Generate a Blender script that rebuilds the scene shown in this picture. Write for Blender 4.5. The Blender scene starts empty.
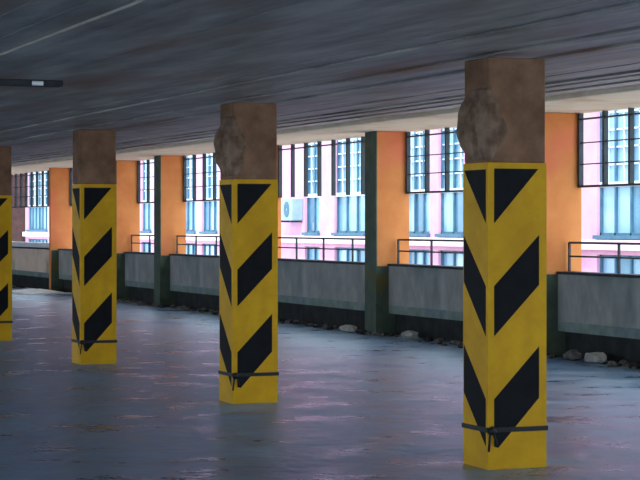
import bpy, bmesh, math, random
from mathutils import Vector, Matrix, noise
random.seed(7)
SC = bpy.context.scene
COL = SC.collection

# ------------------------------------------------------------------ materials
def srgb(r, g, b):
    f = lambda c: (c/255/12.92) if c/255 <= .04045 else ((c/255+.055)/1.055)**2.4
    return (f(r), f(g), f(b), 1)

def mat(name, c1, c2=None, scale=4, rough=.8, stretch=(1, 1, 1), detail=6, bump=0.0, spec=.4, c3=None, lo=.35, hi=.65,
        bscale=None, metallic=0.0, rough2=None):
    m = bpy.data.materials.new(name); m.use_nodes = True
    nt = m.node_tree; N = nt.nodes; L = nt.links
    b = N['Principled BSDF']
    b.inputs['Roughness'].default_value = rough
    b.inputs['Specular IOR Level'].default_value = spec
    b.inputs['Metallic'].default_value = metallic
    if c2 is None:
        b.inputs['Base Color'].default_value = c1
        return m
    tc = N.new('ShaderNodeTexCoord'); mp = N.new('ShaderNodeMapping')
    mp.inputs['Scale'].default_value = stretch
    L.new(tc.outputs['Object'], mp.inputs['Vector'])
    nz = N.new('ShaderNodeTexNoise'); nz.inputs['Scale'].default_value = scale; nz.inputs['Detail'].default_value = detail
    nz.inputs['Roughness'].default_value = .62
    L.new(mp.outputs['Vector'], nz.inputs['Vector'])
    r = N.new('ShaderNodeValToRGB')
    r.color_ramp.elements[0].position = lo; r.color_ramp.elements[0].color = c1
    r.color_ramp.elements[1].position = hi; r.color_ramp.elements[1].color = c2
    L.new(nz.outputs['Fac'], r.inputs['Fac'])
    out = r.outputs['Color']
    if c3 is not None:
        n2 = N.new('ShaderNodeTexNoise'); n2.inputs['Scale'].default_value = scale*.37; n2.inputs['Detail'].default_value = 4
        L.new(mp.outputs['Vector'], n2.inputs['Vector'])
        r2 = N.new('ShaderNodeValToRGB')
        r2.color_ramp.elements[0].position = .56; r2.color_ramp.elements[0].color = (0, 0, 0, 1)
        r2.color_ramp.elements[1].position = .72; r2.color_ramp.elements[1].color = (1, 1, 1, 1)
        L.new(n2.outputs['Fac'], r2.inputs['Fac'])
        mx = N.new('ShaderNodeMix'); mx.data_type = 'RGBA'
        L.new(r2.outputs['Color'], mx.inputs['Factor']); L.new(out, mx.inputs['A']); mx.inputs['B'].default_value = c3
        out = mx.outputs['Result']
    L.new(out, b.inputs['Base Color'])
    if rough2 is not None:
        mr = N.new('ShaderNodeMapRange'); mr.inputs['From Min'].default_value = .3; mr.inputs['From Max'].default_value = .7
        mr.inputs['To Min'].default_value = rough; mr.inputs['To Max'].default_value = rough2
        L.new(nz.outputs['Fac'], mr.inputs['Value']); L.new(mr.outputs['Result'], b.inputs['Roughness'])
    if bump:
        n3 = N.new('ShaderNodeTexNoise'); n3.inputs['Scale'].default_value = bscale or scale*4; n3.inputs['Detail'].default_value = 5
        L.new(mp.outputs['Vector'], n3.inputs['Vector'])
        bp = N.new('ShaderNodeBump'); bp.inputs['Strength'].default_value = bump; bp.inputs['Distance'].default_value = .02
        L.new(n3.outputs['Fac'], bp.inputs['Height']); L.new(bp.outputs['Normal'], b.inputs['Normal'])
    return m

M = {}
M['yellow'] = mat('yellow_paint', srgb(200, 146, 0), srgb(222, 168, 4), 3, .6, bump=.15, spec=.25, c3=srgb(164, 116, 12))
M['black'] = mat('black_paint', srgb(12, 12, 15), srgb(22, 22, 27), 6, .7, spec=.15)
M['shaft'] = mat('brown_concrete', srgb(114, 82, 62), srgb(146, 110, 86), 4, .9, bump=.35, spec=.2, c3=srgb(92, 68, 48))
M['render'] = mat('crumbling_render', srgb(100, 76, 60), srgb(156, 128, 108), 6, .9, bump=.5, spec=.2, c3=srgb(112, 86, 92))
M['rubber'] = mat('black_rubber', srgb(14, 14, 20), srgb(24, 26, 34), 8, .6)
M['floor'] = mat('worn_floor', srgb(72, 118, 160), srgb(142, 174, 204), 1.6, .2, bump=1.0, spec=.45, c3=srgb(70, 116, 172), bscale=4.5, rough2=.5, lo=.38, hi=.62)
M['ceil'] = mat('ceiling_concrete', srgb(98, 93, 88), srgb(178, 172, 164), 1.5, .42, stretch=(2.2, .5, 1), bump=.3, spec=.5,
                c3=srgb(128, 92, 72), rough2=.65)
M['lintel'] = mat('beige_concrete', srgb(240, 214, 184), srgb(248, 228, 204), 3, .85, bump=.2, c3=srgb(226, 190, 156))
M['pier_orange'] = mat('orange_render', srgb(218, 130, 70), srgb(230, 148, 84), 2.5, .85, c3=srgb(226, 122, 84))
M['pier_green'] = mat('dark_green_paint', srgb(62, 78, 66), srgb(82, 96, 80), 5, .7, c3=srgb(96, 88, 40))
M['panel'] = mat('parapet_concrete', srgb(136, 136, 134), srgb(166, 165, 162), 3, .9, stretch=(1, 1, .6), bump=.3, c3=srgb(112, 124, 122))
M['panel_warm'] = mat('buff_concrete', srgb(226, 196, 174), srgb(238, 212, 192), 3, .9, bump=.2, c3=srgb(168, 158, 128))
M['moss'] = mat('mossy_concrete', srgb(106, 124, 116), srgb(138, 148, 144), 4, .9, bump=.3, c3=srgb(104, 120, 132))
M['curb'] = mat('dark_concrete', srgb(34, 34, 36), srgb(52, 52, 52), 5, .95, bump=.4)  # near-black concrete for the recessed curb strip and some of the debris
M['steel'] = mat('dark_steel', srgb(34, 44, 52), srgb(52, 62, 70), 8, .5)
M['coping'] = mat('dark_coping', srgb(28, 30, 36), srgb(48, 50, 56), 6, .7)
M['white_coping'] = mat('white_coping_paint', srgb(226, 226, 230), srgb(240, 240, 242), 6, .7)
M['rubble'] = mat('rubble_grey', srgb(70, 70, 70), srgb(120, 118, 114), 9, .95, bump=.5)
M['rubble_pale'] = mat('pale_rubble', srgb(150, 150, 148), srgb(190, 188, 182), 9, .95, bump=.5)
M['pink'] = mat('pink_render', srgb(208, 154, 184), srgb(218, 170, 196), 1.2, .9, c3=srgb(202, 166, 204))
M['palepink'] = mat('pale_pink_trim', srgb(232, 200, 212), srgb(238, 212, 222), 2, .9)
M['teal'] = mat('teal_frame', srgb(56, 96, 122), srgb(72, 114, 136), 4, .6)
M['whiteframe'] = mat('white_frame', srgb(200, 216, 226), srgb(214, 226, 234), 4, .6)
M['pane'] = mat('pale_blue_glass', srgb(104, 152, 186), srgb(156, 194, 216), .55, .15, detail=2, spec=.5, c3=srgb(192, 212, 226))
M['pane_dark'] = mat('teal_glass', srgb(68, 112, 140), srgb(112, 156, 182), .55, .15, detail=2, spec=.5)
M['brick'] = mat('dark_brown_brick', srgb(62, 46, 46), srgb(84, 62, 60), 3, .9, c3=srgb(48, 42, 48))
M['street'] = mat('pale_paving', srgb(188, 186, 182), srgb(206, 204, 198), 3, .9)  # street surface made pale to bounce sunlight up onto the lintel
M['acbody'] = mat('grey_enamel', srgb(140, 168, 186), srgb(158, 184, 200), 3, .5)
M['conduit'] = mat('pale_conduit', srgb(150, 142, 130), srgb(170, 160, 146), 8, .5)
M['light_patch'] = mat('floor_light_patch', srgb(240, 240, 238), srgb(252, 252, 250), 3, .8, spec=.2)  # white colour stands in for sunlight falling on the floor
M['porcelain'] = mat('white_porcelain', srgb(240, 240, 236), srgb(250, 250, 248), 8, .3)

# ------------------------------------------------------------------ mesh helpers
class MB:
    def __init__(s): s.bm = bmesh.new(); s.mats = []
    def mi(s, m):
        if m not in s.mats: s.mats.append(m)
        return s.mats.index(m)
    def box(s, x0, x1, y0, y1, z0, z1, m):
        i = s.mi(m)
        v = [s.bm.verts.new((x, y, z)) for z in (z0, z1) for y in (y0, y1) for x in (x0, x1)]
        for q in ((0, 2, 3, 1), (4, 5, 7, 6), (0, 1, 5, 4), (2, 6, 7, 3), (0, 4, 6, 2), (1, 3, 7, 5)):
            f = s.bm.faces.new([v[k] for k in q]); f.material_index = i
        return v
    def quad(s, pts, m):
        f = s.bm.faces.new([s.bm.verts.new(p) for p in pts]); f.material_index = s.mi(m); return f
    def prism(s, pts, off, m):
        """closed plate: outline pts extruded by vector off"""
        i = s.mi(m); n = len(pts); off = Vector(off)
        a = [s.bm.verts.new(p) for p in pts]; b = [s.bm.verts.new(Vector(p)+off) for p in pts]
        for lst in (a[::-1], b):
            f = s.bm.faces.new(lst); f.material_index = i
        for k in range(n):
            f = s.bm.faces.new((a[k], a[(k+1) % n], b[(k+1) % n], b[k])); f.material_index = i
    def tube(s, p0, p1, r, m, n=10):
        i = s.mi(m); p0 = Vector(p0); p1 = Vector(p1); d = (p1-p0).normalized()
        u = d.orthogonal().normalized(); w = d.cross(u)
        rings = [[s.bm.verts.new(p+r*(math.cos(2*math.pi*k/n)*u+math.sin(2*math.pi*k/n)*w)) for k in range(n)] for p in (p0, p1)]
        for k in range(n):
            f = s.bm.faces.new((rings[0][k], rings[0][(k+1) % n], rings[1][(k+1) % n], rings[1][k])); f.material_index = i
        for rr in (rings[0][::-1], rings[1]):
            f = s.bm.faces.new(rr); f.material_index = i
    def rock(s, c, sx, sy, sz, m, seed):
        i = s.mi(m)
        r = bmesh.ops.create_icosphere(s.bm, subdivisions=2, radius=1)
        for v in r['verts']:
            d = 1+.45*noise.noise(v.co*1.7+Vector((seed*3.1, seed*1.7, 0)))
            # facet the lump a little
            v.co = Vector((c[0]+v.co.x*sx*d, c[1]+v.co.y*sy*d, max(c[2]+v.co.z*sz*d, .001)))
            for f in v.link_faces: f.material_index = i
    def build(s, name, parent=None, bevel=0, smooth=False, origin=None):
        bmesh.ops.recalc_face_normals(s.bm, faces=s.bm.faces)
        if origin is not None:
            bmesh.ops.translate(s.bm, verts=s.bm.verts, vec=-Vector(origin))
        me = bpy.data.meshes.new(name); s.bm.to_mesh(me); s.bm.free()
        for m in s.mats: me.materials.append(M[m])
        if smooth:
            for p in me.polygons: p.use_smooth = True
        o = bpy.data.objects.new(name, me); COL.objects.link(o)
        if origin is not None: o.location = origin
        if parent: o.parent = parent
        if bevel:
            b = o.modifiers.new('bevel', 'BEVEL'); b.width = bevel; b.segments = 2; b.limit_method = 'ANGLE'
        return o

def tag(o, label, cat, group=None, kind=None):
    o['label'] = label; o['category'] = cat
    if group: o['group'] = group
    if kind: o['kind'] = kind
    return o
def thing(name, label, cat, loc, group=None):
    o = bpy.data.objects.new(name, None); COL.objects.link(o); o.location = loc
    o.empty_display_size = .2
    return tag(o, label, cat, group)
def empty_struct(name, loc=(0, 0, 0)):
    o = bpy.data.objects.new(name, None); COL.objects.link(o); o.location = loc; o['kind'] = 'structure'; return o

# ------------------------------------------------------------------ layout
# world +Y runs along the facade (away from the camera), +X towards the street
H = 1.6
D = 11.55                       # inner face of the parapets
def zc(x):                      # sloping deck overhead: a shallow valley at x = 1
    return 2.745+.066*(x-6) if x > 1 else 2.415+.066*(1-x)

# floor
mb = MB(); mb.box(-9, 12.3, -8, 62, -.3, 0, 'floor'); f = mb.build('floor'); f['kind'] = 'structure'

# ceiling: board-marked strips, each its own tiny step
mb = MB(); x = -9.0
while x < 10.39:
    w = random.choice((.16, .2, .24, .3, .42)); x1 = min(x+w, 10.395)
    dz = random.uniform(-.006, .006)*(.3 if x < 4.5 else 1)
    if x > 4.5 and random.random() < .22: dz -= .016
    a, b = zc(x)+dz, zc(x1)+dz
    pts = [(x, -8, a), (x1, -8, b), (x1, -8, b+.5), (x, -8, a+.5)]
    mb.prism(pts, (0, 70, 0), 'ceil')
    x = x1
o = mb.build('ceiling'); o['kind'] = 'structure'

# lintel along the facade
mb = MB(); mb.box(10.4, 12.0, -8, 62, 2.97, 3.55, 'lintel'); o = mb.build('trim_1', bevel=.02); o['kind'] = 'structure'
# far end wall
mb = MB(); mb.box(-9, 12.3, 62, 62.3, -.3, 3.7, 'panel'); o = mb.build('wall_far'); o['kind'] = 'structure'

# piers
PIERS = [16.3, 21.65, 26.86, 32.3, 37.75, 41.0, 46.8, 54.6]
PT = {46.8: .14}
for k, y in enumerate(PIERS):
    mb = MB()
    t = PT.get(y, .42)
    mb.box(11.37, 11.88, y, y+t, 1.0, 2.965, 'pier_orange')
    mb.box(11.37, 11.88, y, y+t, 0, 1.0, 'pier_green')
    mb.box(11.35, 11.37, y, y+t, 0, 2.965, 'pier_green' if t > .3 else 'pier_orange')
    o = mb.build('facade_pier'); o['kind'] = 'structure'

# parapets, railings and steel window frames bay by bay
RAIL_LABEL = {
    0: 'dark steel railing on the parapet right of the nearest striped pillar',
    1: 'dark steel railing between the nearest striped pillar and the next orange pier',
    2: 'dark steel railing in front of the air conditioner on the pink building',
    3: 'dark steel railing just left of the second nearest striped pillar',
    4: 'short dark steel railing beside the narrow window bay',
}
wn = 0
for k in range(len(PIERS)-1):
    ya, yb = PIERS[k]+.42, PIERS[k+1]
    last = (k == 6); hidden = (k == 5)
    p = empty_struct('parapet_wall', (11.65, (ya+yb)/2, 0))
    org = Vector((11.65, (ya+yb)/2, 0))
    def part(mb, name, bevel=0):
        for v in mb.bm.verts: v.co -= org
        return mb.build(name, p, bevel)
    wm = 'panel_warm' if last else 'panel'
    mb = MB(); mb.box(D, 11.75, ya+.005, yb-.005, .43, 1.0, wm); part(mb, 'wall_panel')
    mb = MB(); mb.box(D, 11.75, ya+.005, yb-.005, .31, .429, 'moss'); part(mb, 'mossy_band')
    mb = MB(); mb.box(11.66, 11.76, ya+.005, yb-.005, 0, .308, 'curb'); part(mb, 'curb')
    mb = MB(); mb.box(D-.02, 11.78, ya+.005, yb-.005, 1.001, 1.035, 'coping'); part(mb, 'coping', .006)
    if last:
        mb = MB(); mb.box(D+.02, 11.80, ya+.01, yb-.01, 1.036, 1.16, 'white_coping'); part(mb, 'window_sill', .01)
    # railing
    if not last and not hidden:
        cat = 'railing'
        j = k if k < 4 else 4
        if k == 3: lab = RAIL_LABEL[3]
        lab = RAIL_LABEL[j]
        r = thing('railing', lab, cat, (11.68, (ya+yb)/2, 1.035), 'railings along the facade')
        off = Vector((11.68, (ya+yb)/2, 1.035)); L = (yb-ya)/2-.06
        mb = MB(); mb.tube((0, -L, .35), (0, L, .35), .014, 'steel'); mb.build('top_rail', r, smooth=False)
        mb = MB(); mb.tube((0, -L, .185), (0, L, .185), .011, 'steel'); mb.build('mid_rail', r)
        n = max(1, round(2*L/1.28))
        for q in range(n+1):
            yy = -L+2*L*q/n
            mb = MB(); mb.box(-.013, .013, yy-.013, yy+.013, 0, .35, 'steel'); mb.build('post', r)
    # steel window frame hung under the lintel
    wn += 1
    w = empty_struct('window_%d' % wn, (11.85, (ya+yb)/2, 2.07))
    L = (yb-ya)/2
    n = max(2, round(2*L/.64))
    zb, zt = 0.0, .895
    for q in range(n+1):
        yy = -L+.03+(2*L-.06)*q/n
        mb = MB(); mb.box(-.03, .03, yy-.022, yy+.022, zb, zt, 'steel'); mb.build('mullion', w)
    mb = MB(); mb.box(-.025, .025, -L, L, 0.81, .83, 'steel'); mb.build('top_rail', w)
    if k != 2:
        mb = MB(); mb.box(-.025, .025, -L, L, -.014, .014, 'steel'); mb.build('bottom_rail', w)
        for zz in (.27, .53):
            mb = MB(); mb.box(-.010, .010, -L, L, zz-.007, zz+.007, 'steel'); mb.build('muntin', w)

# ------------------------------------------------------------------ striped pillars
PW, PD = .43, .375               # width across the row, depth along it
def peel_patch(seed, zlo, zhi, out):
    """lumpy torn render wrapping the pillar's street-away corner: a displaced L-shaped shell with curled lips"""
    mb = MB(); i = mb.mi('render'); bm = mb.bm
    # unrolled coordinate t: from far end of side face (t=-PD) through the corner (0) onto the front (t=+.13)
    nt, nz = 22, 20
    def pos(t, z, d):
        if t < 0: return Vector((-d, -t, z))
        return Vector((t, -d, z))
    rows = []
    for a in range(nz+1):
        fz = a/nz; z = zlo+(zhi-zlo)*fz
        row = []
        tL = -(PD+.02)*(.55+.45*math.sin(math.pi*fz)**.5)+.06*abs(noise.noise(Vector((seed, fz*3, 0))))
        tR = .03+.10*math.sin(math.pi*min(1, fz*1.1))+.05*noise.noise(Vector((seed+5, fz*4, 0)))
        for b in range(nt+1):
            t = tL+(tR-tL)*b/nt
            env = math.sin(math.pi*fz)**.9
            edge = min(1, 4*b/nt, 4*(1-b/nt)) if b <= nt*.5 else min(1, 3*(1-b/nt)+.0)
            far = max(0, -t/PD)
            n = noise.fractal(Vector((t*4+seed, z*3, seed)), 1.0, 2.0, 4)
            swirl = .5+.5*math.sin(34*math.hypot((t+.02)*2.2, (z-(zlo+zhi)/2)*.55)+seed)
            d = .003+env*(out*(.25+.75*far)*(.55+.45*max(-1, min(1, n)))+.026*swirl)*max(edge, far*.8)
            row.append(bm.verts.new(pos(t, z, d)))
        rows.append(row)
    back = []
    for row in rows:
        back.append([bm.verts.new(Vector((max(v.co.x, .004) if v.co.y > 0 and v.co.x <= 0 else v.co.x, v.co.y if v.co.y > 0 else .004, v.co.z))) for v in row])
    for a in range(nz):
        for b in range(nt):
            f = bm.faces.new((rows[a][b], rows[a][b+1], rows[a+1][b+1], rows[a+1][b])); f.material_index = i; f.smooth = True
            f = bm.faces.new((back[a][b], back[a+1][b], back[a+1][b+1], back[a][b+1])); f.material_index = i
    for a in range(nz):
        for b in (0, nt):
            f = bm.faces.new((rows[a][b], rows[a+1][b], back[a+1][b], back[a][b])); f.material_index = i
    for b in range(nt):
        for a in (0, nz):
            f = bm.faces.new((rows[a][b], rows[a][b+1], back[a][b+1], back[a][b])); f.material_index = i
    return mb

def pillar(x, y, label, lump=None, kz=1.0):
    p = thing('striped_pillar', label, 'pillar', (x, y, 0), 'striped concrete pillars in a row')
    top = min(zc(x), zc(x+PW))-.03
    mb = MB(); mb.box(.004, PW-.004, .004, PD-.004, 2.01*kz, top, 'shaft'); mb.build('concrete_shaft', p, .012)
    # painted lower section: body plus thin paint films (front face at y=0, side face at x=0)
    mb = MB(); mb.box(0, PW, 0, PD, 0, 2.01*kz, 'yellow')
    e = .0015
    a, b = .045, PW-.055         # stripe margins on the front
    def front(pts): mb.prism([(u, 0.0005, z*kz) for u, z in pts], (0, -e, 0), 'black')
    def side(pts): mb.prism([(0.0005, u, z*kz) for u, z in pts], (-e, 0, 0), 'black')
    front([(a, 1.97), (a, 1.61), (b-.005, 1.97)])
    front([(a, 1.20), (a, .87), (b, 1.205), (b, 1.535)])
    front([(a, .46), (a, .15), (a+.03, .14), (b, .46), (b, .80)])
    c, d = .03, PD-.012
    side([(c, 1.965), (c, 1.61), (d, 1.965)])
    side([(c, 1.20), (c, .87), (d, 1.22), (d, 1.53)])
    side([(c, .46), (c, .15), (d, .48), (d, .80)])
    mb.build('painted_section', p)
    # strap tied round the foot, knot at the near corner
    mb = MB(); g = .008; s0, s1 = .243, .274
    mb.box(-g, PW+g, -g, -.0018, s0, s1, 'rubber'); mb.box(-g, PW+g, PD+.0005, PD+g, s0, s1, 'rubber')
    mb.box(-g, -.0018, -g, PD+g, s0, s1, 'rubber'); mb.box(PW+.0005, PW+g, -g, PD+g, s0, s1, 'rubber')
    st = mb.build('strap', p)
    mb = MB(); mb.rock((.02, -.022, .255), .035, .02, .028, 'rubber', int(y)); 
    mb.tube((.01, -.02, .25), (-.005, -.022, .12), .008, 'rubber'); mb.tube((.03, -.02, .25), (.055, -.02, .16), .008, 'rubber')
    mb.build('knot', st, smooth=True)
    if lump: peel_patch(*lump).build('crumbling_render', p)
    return p
PX = 5.77
pillar(PX, 11.776, 'nearest and largest yellow and black striped pillar with crumbling render above the paint', (3.0, 2.03, 2.50, .075))
pillar(PX, 16.945, 'yellow and black striped pillar, second from the camera, lumpy render at its top left', (8.0, 2.04, 2.58, .085))
pillar(PX, 22.36, 'yellow and black striped pillar third from the camera, smooth concrete above the paint', kz=1.03)
pillar(PX-.11, 27.35, 'farthest yellow and black striped pillar, cut off by the left picture edge')

# ------------------------------------------------------------------ things on the floor and ceiling
def rockthing(name, label, loc, s, m, seed):
    mb = MB(); mb.rock((0, 0, s[2]*.75), s[0], s[1], s[2], m, seed)
    o = mb.build(name); o.location = loc; tag(o, label, 'rubble', 'rubble along the parapets')
rockthing('rubble_chunk', 'pale broken concrete chunk below the parapet right of the nearest pillar', (11.42, 20.45, 0), (.10, .22, .075), 'rubble_pale', 1)
rockthing('rubble_chunk', 'grey broken chunk left of the pale chunk below the right parapet', (11.40, 21.0, 0), (.09, .18, .07), 'rubble', 2)
rockthing('rubble_chunk', 'pale chunk of rubble at the foot of the dark pier beside the orange reveal', (11.28, 27.75, 0), (.09, .26, .06), 'rubble_pale', 3)
rockthing('rubble_chunk', 'broken chunk of rubble below the parapet left of the nearest pillar', (11.40, 25.75, 0), (.10, .22, .07), 'rubble_pale', 4)

mb = MB()
for k in range(420):
    y = random.uniform(17, 41) if random.random() < .9 else random.uniform(41, 52)
    x = 11.50-abs(random.gauss(0, .14))
    s = random.uniform(.015, .06)
    if any(yy-.1 < y < yy+.52 for yy in PIERS): x = min(x, 11.26)
    if 44.8 < y < 47.6 or any(abs(y-c) < .42 for c in (20.45, 21.0, 27.75, 25.75)): continue
    mb.rock((x, y, s*.35), s*random.uniform(.8, 1.3), s*random.uniform(.9, 2.2), s*.7, 'rubble' if random.random() < .6 else 'curb', k)
o = mb.build('debris'); tag(o, 'dark rubble and dirt strewn along the foot of the parapets', 'debris', kind='stuff')

# bright patch of sunlight on the floor, built as a white mesh, far left
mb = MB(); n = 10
i = mb.mi('light_patch')
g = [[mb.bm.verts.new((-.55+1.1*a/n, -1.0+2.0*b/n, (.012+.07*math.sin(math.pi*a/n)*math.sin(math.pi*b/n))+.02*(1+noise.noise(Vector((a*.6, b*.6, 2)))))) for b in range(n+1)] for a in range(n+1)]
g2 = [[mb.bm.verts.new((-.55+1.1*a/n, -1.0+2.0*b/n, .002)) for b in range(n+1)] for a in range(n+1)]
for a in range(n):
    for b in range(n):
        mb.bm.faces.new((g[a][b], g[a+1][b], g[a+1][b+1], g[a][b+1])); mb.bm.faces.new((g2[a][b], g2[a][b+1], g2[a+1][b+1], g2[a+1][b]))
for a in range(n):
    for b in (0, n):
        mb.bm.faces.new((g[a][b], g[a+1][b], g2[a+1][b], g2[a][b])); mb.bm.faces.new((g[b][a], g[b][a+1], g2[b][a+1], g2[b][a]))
o = mb.build('floor_light_patch'); o.location = (10.85, 46.2, 0); o.rotation_euler.z = .1
tag(o, 'sunlit patch of floor below the buff parapet, modelled as a crumpled white surface', 'light_patch')

# conduit and dark batten lamp overhead
mb = MB(); zz = zc(2.2)-.028
mb.tube((2.12, 2, zc(2.12)-.026), (2.24, 18, zc(2.24)-.03), .007, 'conduit')
o = mb.build('ceiling_conduit'); tag(o, 'thin pale conduit running along the dark concrete ceiling', 'conduit')
la = thing('batten_lamp', 'dark unlit batten lamp with a white socket under the ceiling', 'lamp', (1.95, 11.0, 2.375))
mb = MB(); mb.box(-.85, .78, -.05, .05, .0, .035, 'coping'); mb.build('housing', la, .008)
mb = MB(); mb.tube((.60, -.06, .014), (.66, -.06, .014), .013, 'porcelain', 14); mb.build('socket', la)
mb = MB(); mb.box(-.62, -.56, -.02, .02, .03, zc(1.36)-2.375-.01, 'coping'); mb.build('hanger', la)

# ------------------------------------------------------------------ street and the building opposite
mb = MB(); mb.box(12.3, 80, -40, 180, -3.9, -3.6, 'street'); o = mb.build('street'); o['kind'] = 'structure'
mb = MB(); mb.box(11.4, 12.3, -8, 62, -3.6, -.31, 'panel'); o = mb.build('wall_outer'); o['kind'] = 'structure'

BX = 24.0
b = thing('pink_building', 'pale pink building across the street with tall blue-paned windows', 'building', (BX, 66, -3.6))
def bpart(mb, name, parent=None, off=(BX, 66, -3.6)):
    for v in mb.bm.verts: v.co -= Vector(off)
    return mb.build(name, parent or b)
WIN = [(36.2, 38.9), (40.0, 42.96), (44.3, 46.6), (47.4, 49.6), (50.5, 52.2), (52.8, 54.7), (57.67, 60.25), (61.58, 62.95),
       (66.6, 68.6), (69.6, 71.6), (72.3, 74.2), (75.0, 77.0), (78.2, 80.0), (81.1, 82.6), (85, 88), (90, 93), (95.5, 98.0), (99.6, 104.0)]
# wall with real openings: piers between windows, spandrels above/below
ROWS = [(-1.0, .88), (1.34, 5.4)]
mb = MB()
ys = [30.0]+[v for w in WIN for v in w]+[104.6]
for q in range(0, len(ys), 2): mb.box(BX, BX+.4, ys[q], ys[q+1], -3.6, 9.5, 'pink')
for (a, c) in WIN:
    for z0, z1 in ((-3.6, -1.0), (.88, 1.34), (5.4, 9.5)): mb.box(BX, BX+.4, a, c, z0, z1, 'pink')
mb.box(BX+.4, BX+12, 30, 104.6, -3.6, 9.5, 'pink')
bpart(mb, 'wall')
mb = MB(); mb.box(BX-.16, BX-.001, 30, 104.6, 1.00, 1.24, 'palepink'); bpart(mb, 'string_course')
mb = MB(); mb.box(BX-.3, BX+12.2, 29.8, 104.8, 9.5, 9.9, 'palepink'); bpart(mb, 'cornice')
for (a, c) in WIN:
    for row, (z0, z1) in enumerate(ROWS):
        mb = MB(); f0, f1 = BX+.08, BX+.22
        fm = 'teal'; t = .07
        mb.box(f0, f1, a, a+t, z0, z1, fm); mb.box(f0, f1, c-t, c, z0, z1, fm)
        mb.box(f0, f1, a, c, z0, z0+t, fm); mb.box(f0, f1, a, c, z1-t, z1, fm)
        nm = max(1, round((c-a)/.75))
        for q in range(1, nm):
            yy = a+(c-a)*q/nm; mb.box(f0, f1-.02, yy-.035, yy+.035, z0, z1, fm)
        if row == 1:
            mb.box(f0-.02, f1, a, c, 2.52, 2.64, 'whiteframe')
            zz = 2.64
            for q in range(1, 6):
                z = 2.64+.42*q; mb.box(f0+.02, f1-.04, a, c, z-.02, z+.02, 'whiteframe')
            for q in range(nm):
                yy = a+(c-a)*(q+.5)/nm; mb.box(f0+.02, f1-.04, yy-.02, yy+.02, 2.64, z1, 'whiteframe')
            mb.box(BX-.1, BX+.1, a-.05, c+.05, z0-.08, z0+.01, 'teal')
        fo = bpart(mb, 'window')
        mb = MB()
        for q in range(nm):
            ya, yb = a+(c-a)*q/nm, a+(c-a)*(q+1)/nm
            mb.box(BX+.14, BX+.16, ya, yb, z0+.01, z1-.01, 'pane' if (q+row+int(a)) % 3 else 'pane_dark')
        o = bpart(mb, 'pane', fo)
# air conditioner on the wall
ac = thing('air_conditioner', 'pale grey air conditioner box on the pink wall across the street', 'air conditioner', (BX-.001, 63.72, 1.75))
mb = MB(); mb.box(-.42, 0, -.62, .62, 0, .75, 'acbody'); mb.build('casing', ac, .03)
mb = MB()
for q in range(18):
    t0, t1 = 2*math.pi*q/18, 2*math.pi*(q+1)/18
    mb.prism([(-.421, -.15+.27*math.cos(t0), .38+.27*math.sin(t0)), (-.421, -.15+.27*math.cos(t1), .38+.27*math.sin(t1)), (-.421, -.15+.05*math.cos(t1), .38+.05*math.sin(t1)), (-.421, -.15+.05*math.cos(t0), .38+.05*math.sin(t0))], (-.01, 0, 0), 'teal')
mb.build('fan_grille', ac)
for yy in (-.5, .45):
    mb = MB(); mb.box(-.4, 0, yy, yy+.05, -.06, -.001, 'steel'); mb.build('bracket', ac)

nb = thing('brick_building', 'dark brown brick building at the far end of the street', 'building', (23.25, 112, -3.6))
mb = MB(); mb.box(0, 12, -7.2, 30, 0, 12, 'brick'); mb.build('wall', nb)
mb = MB(); mb.box(-.2, 12.2, -7.3, 30.2, 12, 12.4, 'palepink'); mb.build('cornice', nb)

# ------------------------------------------------------------------ light
w = bpy.data.worlds.new('sky'); SC.world = w; w.use_nodes = True
bg = w.node_tree.nodes['Background']; bg.inputs['Color'].default_value = (.72, .87, 1.0, 1); bg.inputs['Strength'].default_value = 2.3
s = bpy.data.lights.new('sun', 'SUN'); s.energy = 3.0; s.angle = math.radians(4); s.color = (1, .96, .9)
so = bpy.data.objects.new('sun', s); COL.objects.link(so)
dirv = Vector((.27, .45, -.85))         # light travels towards +X, +Y, down
so.rotation_euler = dirv.to_track_quat('-Z', 'Y').to_euler(); so.location = (-20, -20, 30)

# ------------------------------------------------------------------ camera
cam = bpy.data.cameras.new('camera'); co = bpy.data.objects.new('camera', cam); COL.objects.link(co)
co.location = (0, 0, H); th = math.atan(.39)
co.rotation_euler = (math.pi/2, 0, -th)
cam.sensor_width = 36; cam.lens = 36*2000/640; cam.shift_y = -15/640
cam.clip_end = 500
SC.camera = co
SC.view_settings.view_transform = 'Standard'; SC.view_settings.look = 'None'
SC.view_settings.gamma = 1; SC.view_settings.use_curve_mapping = False
SC.view_settings.exposure = 0.5
